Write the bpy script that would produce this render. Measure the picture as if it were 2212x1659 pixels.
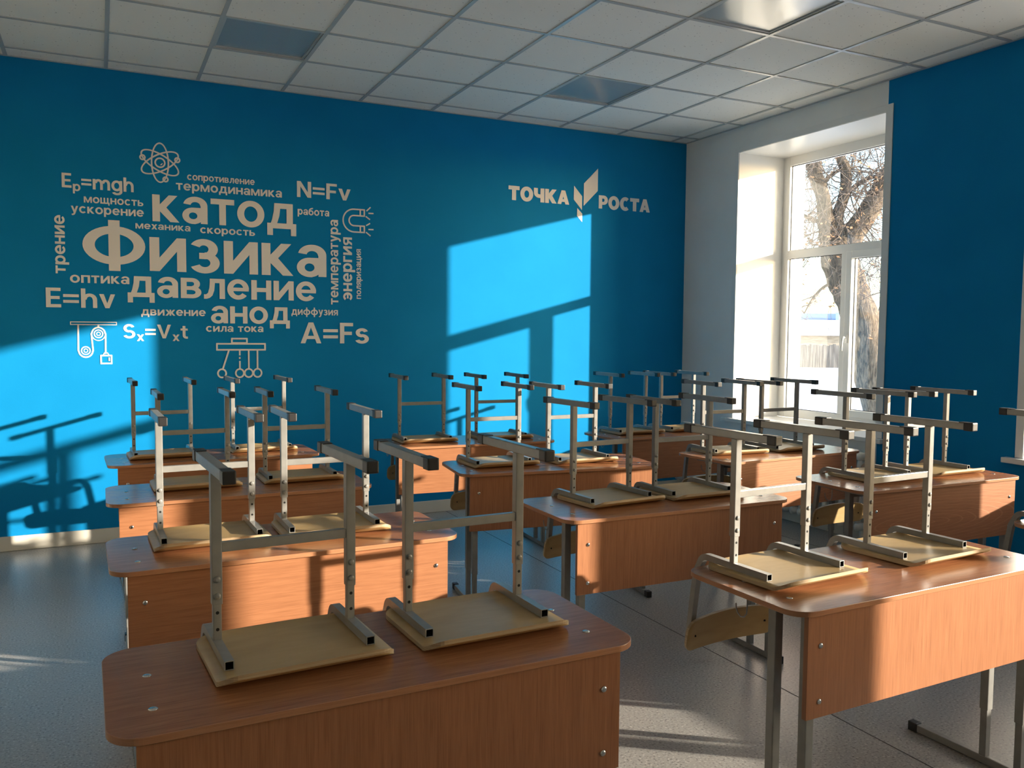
import bpy, bmesh, math, random
from mathutils import Vector, Matrix
from mathutils.geometry import tessellate_polygon

for o in list(bpy.data.objects):
    bpy.data.objects.remove(o, do_unlink=True)
SC = bpy.context.scene
COL = SC.collection
R = math.radians

# ------------------------------------------------------------------ camera
yaw, pit, rol = R(26.010), R(-3.5337), R(0.4723)
fwd = Vector((math.sin(yaw) * math.cos(pit), math.cos(yaw) * math.cos(pit), math.sin(pit)))
rgt = Vector((math.cos(yaw), -math.sin(yaw), 0))
up = rgt.cross(fwd)
r2 = rgt * math.cos(rol) + up * math.sin(rol)
u2 = up * math.cos(rol) - rgt * math.sin(rol)
cd = bpy.data.cameras.new('camera')
cam = bpy.data.objects.new('camera', cd)
COL.objects.link(cam)
cam.matrix_world = Matrix(((r2.x, u2.x, -fwd.x, 0), (r2.y, u2.y, -fwd.y, 0), (r2.z, u2.z, -fwd.z, 1.525), (0, 0, 0, 1)))
cd.sensor_width = 36
cd.lens = 1824.757 * 36 / 2212
cd.clip_start = 0.05
cd.clip_end = 500
SC.camera = cam

# ------------------------------------------------------------------ sky, sun, exposure
w = bpy.data.worlds.new('sky')
SC.world = w
w.use_nodes = True
wt = w.node_tree
bgn = wt.nodes['Background']
sky = wt.nodes.new('ShaderNodeTexSky')
sky.sky_type = 'NISHITA'
sky.sun_disc = False
sky.sun_elevation = R(14)
sky.sun_rotation = R(126)
sky.air_density = 1.0
sky.dust_density = 1.0
sky.ozone_density = 1.0
wt.links.new(sky.outputs[0], bgn.inputs[0])
bgn.inputs[1].default_value = 0.98
sl = bpy.data.lights.new('sun', 'SUN')
sl.energy = 16.0
sl.angle = R(0.6)
sl.color = (1.0, 0.88, 0.735)
so = bpy.data.objects.new('sun', sl)
COL.objects.link(so)
so.rotation_euler = Vector((-1.39, 1.0, -0.369)).to_track_quat('-Z', 'Y').to_euler()
so.location = (20, -10, 8)
vs = SC.view_settings
vs.view_transform = 'Standard'
vs.look = 'None'
vs.gamma = 1
vs.use_curve_mapping = False
vs.exposure = 0.0
SC.cycles.max_bounces = 12
SC.cycles.diffuse_bounces = 8
SC.cycles.glossy_bounces = 4
SC.cycles.transparent_max_bounces = 16
SC.cycles.sample_clamp_indirect = 8

# ------------------------------------------------------------------ materials
def lin(c):
    return tuple((x / 12.92 if x <= 0.04045 else ((x + 0.055) / 1.055) ** 2.4) for x in (c[0] / 255, c[1] / 255, c[2] / 255)) + (1,)

def mat(name, col, rough=0.5, metal=0.0, spec=0.5, coat=0.0):
    m = bpy.data.materials.new(name)
    m.use_nodes = True
    b = m.node_tree.nodes['Principled BSDF']
    b.inputs['Base Color'].default_value = col if len(col) == 4 else tuple(col) + (1,)
    b.inputs['Roughness'].default_value = rough
    b.inputs['Metallic'].default_value = metal
    b.inputs['Specular IOR Level'].default_value = spec
    b.inputs['Coat Weight'].default_value = coat
    return m

def noisy(m, c1, c2, scale=20.0, stretch=(1, 1, 1), detail=4, lo=0.35, hi=0.65, bump=0.0, rough=0.5, dist=0.0, bscale=None, bdist=0.001):
    """vary the base colour of m between c1 and c2 with stretched noise on object coordinates, optional bump."""
    nt = m.node_tree
    b = nt.nodes['Principled BSDF']
    tc = nt.nodes.new('ShaderNodeTexCoord')
    mp = nt.nodes.new('ShaderNodeMapping')
    mp.inputs['Scale'].default_value = stretch
    no = nt.nodes.new('ShaderNodeTexNoise')
    no.inputs['Scale'].default_value = scale
    no.inputs['Detail'].default_value = detail
    no.inputs['Roughness'].default_value = rough
    no.inputs['Distortion'].default_value = dist
    cr = nt.nodes.new('ShaderNodeValToRGB')
    cr.color_ramp.elements[0].position = lo
    cr.color_ramp.elements[1].position = hi
    cr.color_ramp.elements[0].color = tuple(c1)[:3] + (1,)
    cr.color_ramp.elements[1].color = tuple(c2)[:3] + (1,)
    L = nt.links.new
    L(tc.outputs['Object'], mp.inputs[0]); L(mp.outputs[0], no.inputs['Vector'])
    L(no.outputs['Fac'], cr.inputs[0]); L(cr.outputs[0], b.inputs['Base Color'])
    if bump:
        src = no
        if bscale:
            src = nt.nodes.new('ShaderNodeTexNoise')
            src.inputs['Scale'].default_value = bscale
            src.inputs['Detail'].default_value = 3
            L(mp.outputs[0], src.inputs['Vector'])
        bp = nt.nodes.new('ShaderNodeBump')
        bp.inputs['Strength'].default_value = bump
        bp.inputs['Distance'].default_value = bdist
        L(src.outputs['Fac'], bp.inputs['Height']); L(bp.outputs[0], b.inputs['Normal'])
    return m

M = {}
BLUE1, BLUE2 = (0.005, 0.197, 0.450), (0.006, 0.209, 0.475)
M['blue'] = noisy(mat('blue_wall_paint', BLUE1, 0.7, spec=0.05), BLUE1, BLUE2, 3.0, bump=0.15, bscale=160, bdist=0.002)
M['white_wall'] = noisy(mat('white_wall_paint', (0.7, 0.7, 0.68), 0.6, spec=0.3), (0.80, 0.80, 0.78), (0.84, 0.84, 0.82), 2.5, bump=0.12, bscale=140, bdist=0.002)
M['cream_wall'] = noisy(mat('cream_wall_paint', (0.55, 0.50, 0.42), 0.6, spec=0.3), (0.72, 0.68, 0.60), (0.78, 0.74, 0.66), 2.0)
M['pvc'] = mat('white_plastic_profile', (0.80, 0.80, 0.78), 0.28)
M['sill'] = mat('white_plastic_sill', (0.78, 0.78, 0.76), 0.22)
M['base'] = mat('cream_skirting_paint', (0.66, 0.62, 0.54), 0.4)
M['gasket'] = mat('grey_rubber_gasket', (0.06, 0.06, 0.06), 0.6)
M['decal'] = mat('white_vinyl_lettering', (0.76, 0.73, 0.72), 0.5, spec=0.3)
M['metal'] = noisy(mat('grey_powder_coat', (0.23, 0.225, 0.212), 0.28, spec=0.7), (0.215, 0.21, 0.198), (0.25, 0.243, 0.228), 30, rough=0.4)
M['black'] = mat('black_plastic', (0.018, 0.017, 0.017), 0.42)
M['hole'] = mat('dark_bore', (0.01, 0.01, 0.01), 0.9)  # near-black: shade painted into holes and tube mouths, also used on screw heads
M['chrome'] = mat('chrome', (0.75, 0.74, 0.72), 0.16, metal=1.0)
M['steel'] = mat('dull_steel_wire', (0.30, 0.30, 0.30), 0.4, metal=1.0)
M['iron'] = mat('white_radiator_enamel', (0.72, 0.71, 0.67), 0.35)
M['gridmetal'] = mat('white_grid_metal', (0.50, 0.52, 0.52), 0.24, spec=0.5)
M['edge'] = noisy(mat('beech_edge_band', (0.5, 0.2, 0.1), 0.3), (0.35, 0.155, 0.074), (0.43, 0.20, 0.10), 14, (1, 1, 40))

def laminate(name, stretch, cath=False, rough=0.24):
    m = mat(name, (0.5, 0.2, 0.1), rough, spec=0.5)
    noisy(m, (0.29, 0.118, 0.053), (0.40, 0.170, 0.078), 5.0, stretch, detail=6, lo=0.30, hi=0.72, rough=0.6)
    nt = m.node_tree
    L = nt.links.new
    b = nt.nodes['Principled BSDF']
    cr = [n for n in nt.nodes if n.type == 'VALTORGB'][0]
    tc = [n for n in nt.nodes if n.type == 'TEX_COORD'][0]
    # short dark pores along the grain
    mp = nt.nodes.new('ShaderNodeMapping')
    mp.inputs['Scale'].default_value = tuple(s * 9 if s > 2 else s * 3 for s in stretch)
    no = nt.nodes.new('ShaderNodeTexNoise'); no.inputs['Scale'].default_value = 4; no.inputs['Detail'].default_value = 2
    L(tc.outputs['Object'], mp.inputs[0]); L(mp.outputs[0], no.inputs['Vector'])
    r = nt.nodes.new('ShaderNodeValToRGB')
    r.color_ramp.elements[0].position = 0.36; r.color_ramp.elements[0].color = (0.80, 0.76, 0.72, 1)
    r.color_ramp.elements[1].position = 0.52; r.color_ramp.elements[1].color = (1, 1, 1, 1)
    L(no.outputs['Fac'], r.inputs[0])
    mx = nt.nodes.new('ShaderNodeMix'); mx.data_type = 'RGBA'; mx.blend_type = 'MULTIPLY'; mx.inputs[0].default_value = 1
    L(cr.outputs[0], mx.inputs[6]); L(r.outputs[0], mx.inputs[7])
    out = mx.outputs[2]
    if cath:
        mp2 = nt.nodes.new('ShaderNodeMapping')
        mp2.inputs['Scale'].default_value = (1.15, 1.0, 8.0)
        mp2.inputs['Location'].default_value = (0.15, 0.0, -4.55)
        wv = nt.nodes.new('ShaderNodeTexWave'); wv.wave_type = 'RINGS'; wv.rings_direction = 'Y'
        wv.inputs['Scale'].default_value = 2.6; wv.inputs['Distortion'].default_value = 1.4; wv.inputs['Detail'].default_value = 2; wv.inputs['Detail Scale'].default_value = 1.4
        L(tc.outputs['Object'], mp2.inputs[0]); L(mp2.outputs[0], wv.inputs['Vector'])
        r3 = nt.nodes.new('ShaderNodeValToRGB')
        r3.color_ramp.elements[0].position = 0.93; r3.color_ramp.elements[0].color = (0, 0, 0, 1)
        r3.color_ramp.elements[1].position = 0.99; r3.color_ramp.elements[1].color = (0.18, 0.18, 0.18, 1)
        L(wv.outputs['Fac'], r3.inputs[0])
        mx2 = nt.nodes.new('ShaderNodeMix'); mx2.data_type = 'RGBA'
        L(r3.outputs[0], mx2.inputs[0]); L(out, mx2.inputs[6]); mx2.inputs[7].default_value = (0.72, 0.40, 0.22, 1)
        out = mx2.outputs[2]
    L(out, b.inputs['Base Color'])
    return m

M['top'] = laminate('beech_laminate_top', (1.0, 14, 14))
M['panel_v'] = laminate('beech_laminate_upright_grain', (22, 22, 0.8), rough=0.34)
M['panel_h'] = laminate('beech_laminate_level_grain', (0.8, 22, 22), rough=0.34)
M['panel_c'] = laminate('beech_laminate_flame_grain', (0.8, 22, 22), cath=True, rough=0.34)
M['ply'] = noisy(mat('birch_plywood', (0.6, 0.46, 0.27), 0.42, spec=0.35), (0.42, 0.28, 0.120), (0.50, 0.345, 0.160), 4.0, (1.5, 6, 6), detail=5, lo=0.3, hi=0.7, dist=0.6)
M['plyedge'] = noisy(mat('plywood_edge', (0.6, 0.45, 0.28), 0.5), (0.34, 0.235, 0.13), (0.50, 0.38, 0.24), 3.0, (0.5, 0.5, 90), lo=0.4, hi=0.6)

# ceiling tile: white mineral board with small pits
mt = mat('mineral_ceiling_tile', (0.66, 0.65, 0.61), 0.85, spec=0.2)
nt = mt.node_tree; L = nt.links.new
tc = nt.nodes.new('ShaderNodeTexCoord')
vo = nt.nodes.new('ShaderNodeTexVoronoi'); vo.inputs['Scale'].default_value = 26
r = nt.nodes.new('ShaderNodeValToRGB')
r.color_ramp.elements[0].position = 0.075; r.color_ramp.elements[0].color = (0.46, 0.45, 0.43, 1)
r.color_ramp.elements[1].position = 0.13; r.color_ramp.elements[1].color = (0.86, 0.85, 0.80, 1)
no = nt.nodes.new('ShaderNodeTexNoise'); no.inputs['Scale'].default_value = 90
bp = nt.nodes.new('ShaderNodeBump'); bp.inputs['Strength'].default_value = 0.25; bp.inputs['Distance'].default_value = 0.002
L(tc.outputs['Object'], vo.inputs['Vector']); L(vo.outputs['Distance'], r.inputs[0]); L(r.outputs[0], nt.nodes['Principled BSDF'].inputs['Base Color'])
L(tc.outputs['Object'], no.inputs['Vector']); L(no.outputs['Fac'], bp.inputs['Height']); L(bp.outputs[0], nt.nodes['Principled BSDF'].inputs['Normal'])
M['tile'] = mt

# diffuser: ribbed grey acrylic
md = mat('ribbed_acrylic_diffuser', (0.38, 0.43, 0.45), 0.12, spec=1.0, coat=0.3)
md.node_tree.nodes['Principled BSDF'].inputs['IOR'].default_value = 2.0
nt = md.node_tree; L = nt.links.new
tc = nt.nodes.new('ShaderNodeTexCoord'); wv = nt.nodes.new('ShaderNodeTexWave')
wv.bands_direction = 'X'; wv.inputs['Scale'].default_value = 36
bp = nt.nodes.new('ShaderNodeBump'); bp.inputs['Strength'].default_value = 0.22; bp.inputs['Distance'].default_value = 0.002
L(tc.outputs['Object'], wv.inputs['Vector']); L(wv.outputs['Fac'], bp.inputs['Height']); L(bp.outputs[0], nt.nodes['Principled BSDF'].inputs['Normal'])
M['diffuser'] = md

# linoleum floor: grey with fine dark and light flecks
mf = mat('grey_flecked_linoleum', (0.25, 0.24, 0.23), 0.30, spec=0.5)
nt = mf.node_tree; L = nt.links.new
tc = nt.nodes.new('ShaderNodeTexCoord')
n1 = nt.nodes.new('ShaderNodeTexNoise'); n1.inputs['Scale'].default_value = 110; n1.inputs['Detail'].default_value = 3
r1 = nt.nodes.new('ShaderNodeValToRGB')
e = r1.color_ramp.elements
e[0].position = 0.33; e[0].color = (0.13, 0.125, 0.118, 1)
e[1].position = 0.42; e[1].color = (0.33, 0.315, 0.295, 1)
q = e.new(0.60); q.color = (0.36, 0.345, 0.325, 1)
q = e.new(0.68); q.color = (0.58, 0.56, 0.52, 1)
n2 = nt.nodes.new('ShaderNodeTexNoise'); n2.inputs['Scale'].default_value = 1.3
r2_ = nt.nodes.new('ShaderNodeValToRGB')
r2_.color_ramp.elements[0].color = (0.88, 0.88, 0.88, 1); r2_.color_ramp.elements[1].color = (1.05, 1.05, 1.05, 1)
mx = nt.nodes.new('ShaderNodeMix'); mx.data_type = 'RGBA'; mx.blend_type = 'MULTIPLY'; mx.inputs[0].default_value = 1
L(tc.outputs['Object'], n1.inputs['Vector']); L(tc.outputs['Object'], n2.inputs['Vector'])
L(n1.outputs['Fac'], r1.inputs[0]); L(n2.outputs['Fac'], r2_.inputs[0])
L(r1.outputs[0], mx.inputs[6]); L(r2_.outputs[0], mx.inputs[7])
L(mx.outputs[2], nt.nodes['Principled BSDF'].inputs['Base Color'])
bp = nt.nodes.new('ShaderNodeBump'); bp.inputs['Strength'].default_value = 0.08; bp.inputs['Distance'].default_value = 0.002
L(n1.outputs['Fac'], bp.inputs['Height']); L(bp.outputs[0], nt.nodes['Principled BSDF'].inputs['Normal'])
M['floor'] = mf
M['seam'] = mat('dark_floor_seam', (0.06, 0.055, 0.05), 0.7)

# window glass: clear pane with a faint reflection
mg = bpy.data.materials.new('window_glass'); mg.use_nodes = True
nt = mg.node_tree; nt.nodes.clear(); L = nt.links.new
out = nt.nodes.new('ShaderNodeOutputMaterial')
tr = nt.nodes.new('ShaderNodeBsdfTransparent'); tr.inputs[0].default_value = (0.965, 0.975, 0.97, 1)
gl = nt.nodes.new('ShaderNodeBsdfGlossy'); gl.inputs['Roughness'].default_value = 0.02
fr = nt.nodes.new('ShaderNodeFresnel'); fr.inputs[0].default_value = 1.35
ms = nt.nodes.new('ShaderNodeMixShader')
L(fr.outputs[0], ms.inputs[0]); L(tr.outputs[0], ms.inputs[1]); L(gl.outputs[0], ms.inputs[2]); L(ms.outputs[0], out.inputs[0])
M['glass'] = mg

# outdoors
M['snow'] = noisy(mat('trodden_snow', (0.8, 0.82, 0.86), 0.7, spec=0.2), (0.60, 0.63, 0.70), (0.82, 0.83, 0.85), 0.9, (1, 0.35, 1), detail=7, lo=0.35, hi=0.6, bump=0.6, rough=0.6, bdist=0.08)
M['bark'] = noisy(mat('furrowed_bark', (0.2, 0.15, 0.11), 0.9, spec=0.2), (0.085, 0.065, 0.048), (0.30, 0.23, 0.165), 9, (3.2, 3.2, 0.6), detail=8, lo=0.35, hi=0.65, bump=1.0, rough=0.65, dist=0.8, bdist=0.05)
M['twig'] = mat('twig_bark', (0.16, 0.12, 0.095), 0.85)
M['leaf'] = mat('dry_brown_leaf', (0.45, 0.24, 0.12), 0.8)
M['fence'] = noisy(mat('weathered_fence_boards', (0.2, 0.18, 0.16), 0.9), (0.12, 0.105, 0.095), (0.27, 0.24, 0.21), 3, (4, 4, 0.3), detail=5)
M['shed'] = noisy(mat('shed_boards', (0.4, 0.33, 0.25), 0.9), (0.30, 0.24, 0.18), (0.45, 0.38, 0.29), 2, (1, 1, 6))
M['roofblue'] = mat('blue_sheet_roof', (0.17, 0.25, 0.42), 0.5)
M['whitewash'] = mat('whitewashed_brick', (0.8, 0.78, 0.74), 0.8)
M['plaster'] = noisy(mat('outside_plaster', (0.5, 0.46, 0.4), 0.9), (0.46, 0.42, 0.37), (0.55, 0.5, 0.44), 1.5)

# ------------------------------------------------------------------ mesh helpers
class MB:
    """collects shapes into one bmesh; material slots are added as they are used"""
    def __init__(s):
        s.bm = bmesh.new(); s.mats = []
    def mi(s, m):
        if m not in s.mats: s.mats.append(m)
        return s.mats.index(m)
    def face(s, vs, m, smooth=False):
        try:
            f = s.bm.faces.new(vs)
        except ValueError:
            return
        f.material_index = s.mi(m); f.smooth = smooth
    def box(s, x0, x1, y0, y1, z0, z1, m, bev=0.0):
        b2 = bmesh.new()
        v = [b2.verts.new(p) for p in ((x0, y0, z0), (x1, y0, z0), (x1, y1, z0), (x0, y1, z0), (x0, y0, z1), (x1, y0, z1), (x1, y1, z1), (x0, y1, z1))]
        for q in ((3, 2, 1, 0), (4, 5, 6, 7), (0, 1, 5, 4), (1, 2, 6, 5), (2, 3, 7, 6), (3, 0, 4, 7)):
            b2.faces.new([v[i] for i in q])
        if bev:
            bmesh.ops.bevel(b2, geom=list(b2.edges), offset=bev, segments=2, affect='EDGES', profile=0.6)
        s.add(b2, m)
    def add(s, b2, m, mw=None):
        b2.verts.ensure_lookup_table(); b2.verts.index_update()
        nv = [s.bm.verts.new(mw @ v.co if mw else v.co) for v in b2.verts]
        k = s.mi(m)
        for f in b2.faces:
            try:
                g = s.bm.faces.new([nv[v.index] for v in f.verts])
                g.material_index = k; g.smooth = f.smooth
            except ValueError:
                pass
        b2.free()
    def sweep(s, pts, half, m, cap=True, smooth=False, ring=None):
        """sweep a rectangle (half = (a across x, b in the yz plane)) along points in the plane x = const"""
        rows = []
        n = len(pts)
        for i, p in enumerate(pts):
            p = Vector(p)
            a = Vector(pts[max(i - 1, 0)]); b = Vector(pts[min(i + 1, n - 1)])
            t = (b - a).normalized()
            nrm = Vector((1, 0, 0)).cross(t).normalized()
            rows.append([s.bm.verts.new(p + Vector((sx * half[0], 0, 0)) + nrm * (sn * half[1])) for sx, sn in ((-1, -1), (1, -1), (1, 1), (-1, 1))])
        for r0, r1 in zip(rows, rows[1:]):
            for k in range(4):
                s.face([r0[k], r0[(k + 1) % 4], r1[(k + 1) % 4], r1[k]], m)
        if cap:
            s.face(list(reversed(rows[0])), m); s.face(rows[-1], m)
        return rows
    def cyl(s, c, axis, r, h, m, seg=16, r2=None, dome=False):
        """cylinder or domed button from c along axis"""
        ax = Vector(axis).normalized(); c = Vector(c)
        t = ax.orthogonal().normalized(); b = ax.cross(t)
        prof = [(r, 0), (r if r2 is None else r2, h)]
        if dome:
            prof = [(r * math.cos(a), h * math.sin(a)) for a in (0, 0.35, 0.75, 1.15)]
        rows = [[s.bm.verts.new(c + ax * hh + (t * math.cos(2 * math.pi * k / seg) + b * math.sin(2 * math.pi * k / seg)) * rr) for k in range(seg)] for rr, hh in prof]
        for r0, r1 in zip(rows, rows[1:]):
            for k in range(seg):
                s.face([r0[k], r0[(k + 1) % seg], r1[(k + 1) % seg], r1[k]], m, True)
        s.face(list(reversed(rows[0])), m); s.face(rows[-1], m)
    def tube(s, pts, rad, m, seg=10, cap=True):
        rows = []
        n = len(pts)
        pts = [Vector(p) for p in pts]
        prev = None
        for i, p in enumerate(pts):
            t = (pts[min(i + 1, n - 1)] - pts[max(i - 1, 0)]).normalized()
            a = t.orthogonal().normalized() if prev is None else (prev - t * prev.dot(t)).normalized()
            prev = a
            b = t.cross(a)
            rr = rad[i] if hasattr(rad, '__len__') else rad
            rows.append([s.bm.verts.new(p + (a * math.cos(2 * math.pi * k / seg) + b * math.sin(2 * math.pi * k / seg)) * rr) for k in range(seg)])
        for r0, r1 in zip(rows, rows[1:]):
            for k in range(seg):
                s.face([r0[k], r0[(k + 1) % seg], r1[(k + 1) % seg], r1[k]], m, True)
        if cap:
            s.face(list(reversed(rows[0])), m); s.face(rows[-1], m)
    def prism(s, poly, f0, f1, m):
        """extrude a simple 2D polygon; f0 and f1 turn (a, b) into the two end points"""
        A = [s.bm.verts.new(f0(p)) for p in poly]; B = [s.bm.verts.new(f1(p)) for p in poly]
        n = len(poly)
        for k in range(n):
            s.face([A[k], A[(k + 1) % n], B[(k + 1) % n], B[k]], m)
        for t in tessellate_polygon([[Vector((p[0], p[1], 0)) for p in poly]]):
            s.face([A[i] for i in t], m); s.face([B[i] for i in reversed(t)], m)
    def build(s, name, parent=None, fix=True):
        if fix: bmesh.ops.recalc_face_normals(s.bm, faces=list(s.bm.faces))
        me = bpy.data.meshes.new(name)
        s.bm.to_mesh(me); s.bm.free()
        for m in s.mats: me.materials.append(M[m])
        o = bpy.data.objects.new(name, me)
        COL.objects.link(o)
        o.parent = parent
        return o

def thing(name, label=None, cat=None, loc=(0, 0, 0), rz=0, group=None, kind=None):
    o = bpy.data.objects.new(name, None)
    o.empty_display_size = 0.1
    COL.objects.link(o)
    o.location = loc; o.rotation_euler = (0, 0, rz)
    return tag(o, label, cat, group, kind)

def tag(o, label=None, cat=None, group=None, kind=None):
    for k, v in (('label', label), ('category', cat), ('group', group), ('kind', kind)):
        if v: o[k] = v
    return o

def copy_tree(o, parent=None):
    c = o.copy(); COL.objects.link(c); c.parent = parent
    for ch in [x for x in SC.objects if x.parent == o]:
        copy_tree(ch, c)
    return c

def slab_rows(hw, y0, y1, r, n=7):
    """(y, half width) stations of a rounded rectangle from y0 to y1"""
    out = []
    for i in range(n + 1):
        a = (math.pi / 2) * i / n
        out.append((y0 + r - r * math.cos(a), hw - r + r * math.sin(a)))
    for i in range(n + 1):
        a = (math.pi / 2) * i / n
        out.append((y1 - r + r * math.sin(a), hw - r + r * math.cos(a)))
    return out

# ------------------------------------------------------------------ the room
XR, YB, ZC, XL, YF = 5.064, 6.626, 3.3235, -1.30, -2.0
XO = 5.84                      # outer face of the window wall
WIN = [(4.332, 5.880), (1.720, 3.240), (-1.020, 0.618)]
ZS, ZT = 0.775, 3.109          # opening bottom and top

b = MB(); b.box(XL, XR, YF, YB, -0.12, 0.0, 'floor')
fl = b.build('floor'); tag(fl, kind='structure')
b = MB()
for x in (0.615, 2.615, 4.615):
    b.box(x - 0.0022, x + 0.0022, YF, YB - 0.02, 0.0002, 0.0009, 'seam')
b.build('seam', fl)

b = MB(); b.box(XL - 0.2, XO, YB, YB + 0.25, -0.12, ZC + 0.30, 'blue')
tag(b.build('wall_back'), kind='structure')
b = MB(); b.box(XL - 0.2, XL, YF - 0.2, YB, -0.12, ZC + 0.30, 'cream_wall')
tag(b.build('wall_left'), kind='structure')
b = MB(); b.box(XL, XO, YF - 0.2, YF, -0.12, ZC + 0.30, 'cream_wall')
tag(b.build('wall_front'), kind='structure')
# window wall: piers, parapets and lintels; the stretch around the corner window is white
b = MB()
b.box(XR, XO, WIN[0][1], YB, -0.12, ZC + 0.30, 'white_wall')
b.box(XR, XO, WIN[0][0] - 0.008, WIN[0][1], -0.12, ZS - 0.035, 'white_wall')
b.box(XR, XO, WIN[0][0] - 0.008, WIN[0][1], ZT, ZC + 0.30, 'white_wall')
b.box(XR, XO, WIN[1][1], WIN[0][0] - 0.008, -0.12, ZC + 0.30, 'blue')
b.box(XR, XO, WIN[1][0], WIN[1][1], -0.12, ZS - 0.035, 'blue')
b.box(XR, XO, WIN[1][0], WIN[1][1], ZT, ZC + 0.30, 'blue')
b.box(XR, XO, WIN[2][1], WIN[1][0], -0.12, ZC + 0.30, 'blue')
b.box(XR, XO, WIN[2][0], WIN[2][1], -0.12, ZS - 0.035, 'blue')
b.box(XR, XO, WIN[2][0], WIN[2][1], ZT, ZC + 0.30, 'blue')
b.box(XR, XO, YF, WIN[2][0], -0.12, ZC + 0.30, 'blue')
tag(b.build('wall_right'), kind='structure')

def skirt(name, x0, x1, y0, y1):
    b = MB(); b.box(x0, x1, y0, y1, 0.001, 0.102, 'base', 0.004)
    tag(b.build(name), kind='structure')
skirt('baseboard_back', XL, XR, YB - 0.016, YB)
skirt('baseboard_right', XR - 0.016, XR, YF, YB - 0.017)
skirt('baseboard_left', XL, XL + 0.016, YF, YB - 0.017)

# ceiling: mineral tiles on a 0.6 m grid
GX0, GY0 = -0.525, 6.4225
lights = [(2, 1), (6, 1), (6, 4), (2, 4)]
def cell(i, j): return GX0 + 0.6 * i, GX0 + 0.6 * (i + 1), GY0 - 0.6 * (j + 1), GY0 - 0.6 * j
b = MB()
xs = [XL] + [GX0 + 0.6 * i for i in range(-1, 10)] + [XR]
ys = [YF] + sorted(GY0 - 0.6 * j for j in range(0, 14)) + [YB]
holes = [cell(*q) for q in lights]
for x0, x1 in zip(xs, xs[1:]):
    for y0, y1 in zip(ys, ys[1:]):
        cx, cy = (x0 + x1) / 2, (y0 + y1) / 2
        if any(h[0] < cx < h[1] and h[2] < cy < h[3] for h in holes): continue
        g = 0.004
        b.box(x0 + g, x1 - g, y0 + g, y1 - g, ZC + 0.006, ZC + 0.018, 'tile', 0.002)
ce = b.build('ceiling'); tag(ce, kind='structure')
b = MB()
for i in range(-1, 10):
    x = GX0 + 0.6 * i; b.box(x - 0.012, x + 0.012, YF, YB, ZC, ZC + 0.0055, 'gridmetal')
for j in range(0, 14):
    y = GY0 - 0.6 * j; b.box(XL, XR, y - 0.012, y + 0.012, ZC + 0.0004, ZC + 0.0055, 'gridmetal')
b.box(XL, XR, YB - 0.02, YB, ZC - 0.0004, ZC + 0.0055, 'gridmetal'); b.box(XR - 0.02, XR, YF, YB - 0.02, ZC - 0.0004, ZC + 0.0055, 'gridmetal')
b.box(XL, XL + 0.02, YF, YB, ZC - 0.0004, ZC + 0.0055, 'gridmetal'); b.box(XL, XR, YF, YF + 0.02, ZC - 0.0004, ZC + 0.0055, 'gridmetal')
b.build('grid', ce)
b = MB(); b.box(XL - 0.2, XO, YF - 0.2, YB + 0.25, ZC + 0.30, ZC + 0.45, 'plaster'); b.build('slab', ce)  # unseen slab added over the tiles to block the sun

# unlit recessed luminaires
lab = ['unlit square ceiling light set among the tiles above the formula lettering',
       'unlit square ceiling light set among the tiles above the two-word leaf sign',
       'ribbed square ceiling light catching window glare at the top edge of the photo']
for (i, j), lb in zip(lights[:3], lab):
    x0, x1, y0, y1 = cell(i, j)
    t = thing('ceiling_light', lb, 'ceiling light', ((x0 + x1) / 2, (y0 + y1) / 2, ZC), 0, 'recessed ceiling lights')
    h = 0.286
    b = MB()
    for a0, a1, c0, c1 in ((-h, h, -h, -h + 0.012), (-h, h, h - 0.012, h), (-h, -h + 0.012, -h + 0.012, h - 0.012), (h - 0.012, h, -h + 0.012, h - 0.012)):
        b.box(a0, a1, c0, c1, 0.006, 0.07, 'gridmetal')
    b.box(-h, h, -h, h, 0.07, 0.075, 'gridmetal')
    b.build('housing', t)
    b = MB(); b.box(-h + 0.013, h - 0.013, -h + 0.013, h - 0.013, 0.014, 0.018, 'diffuser')
    b.build('diffuser', t)

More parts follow.
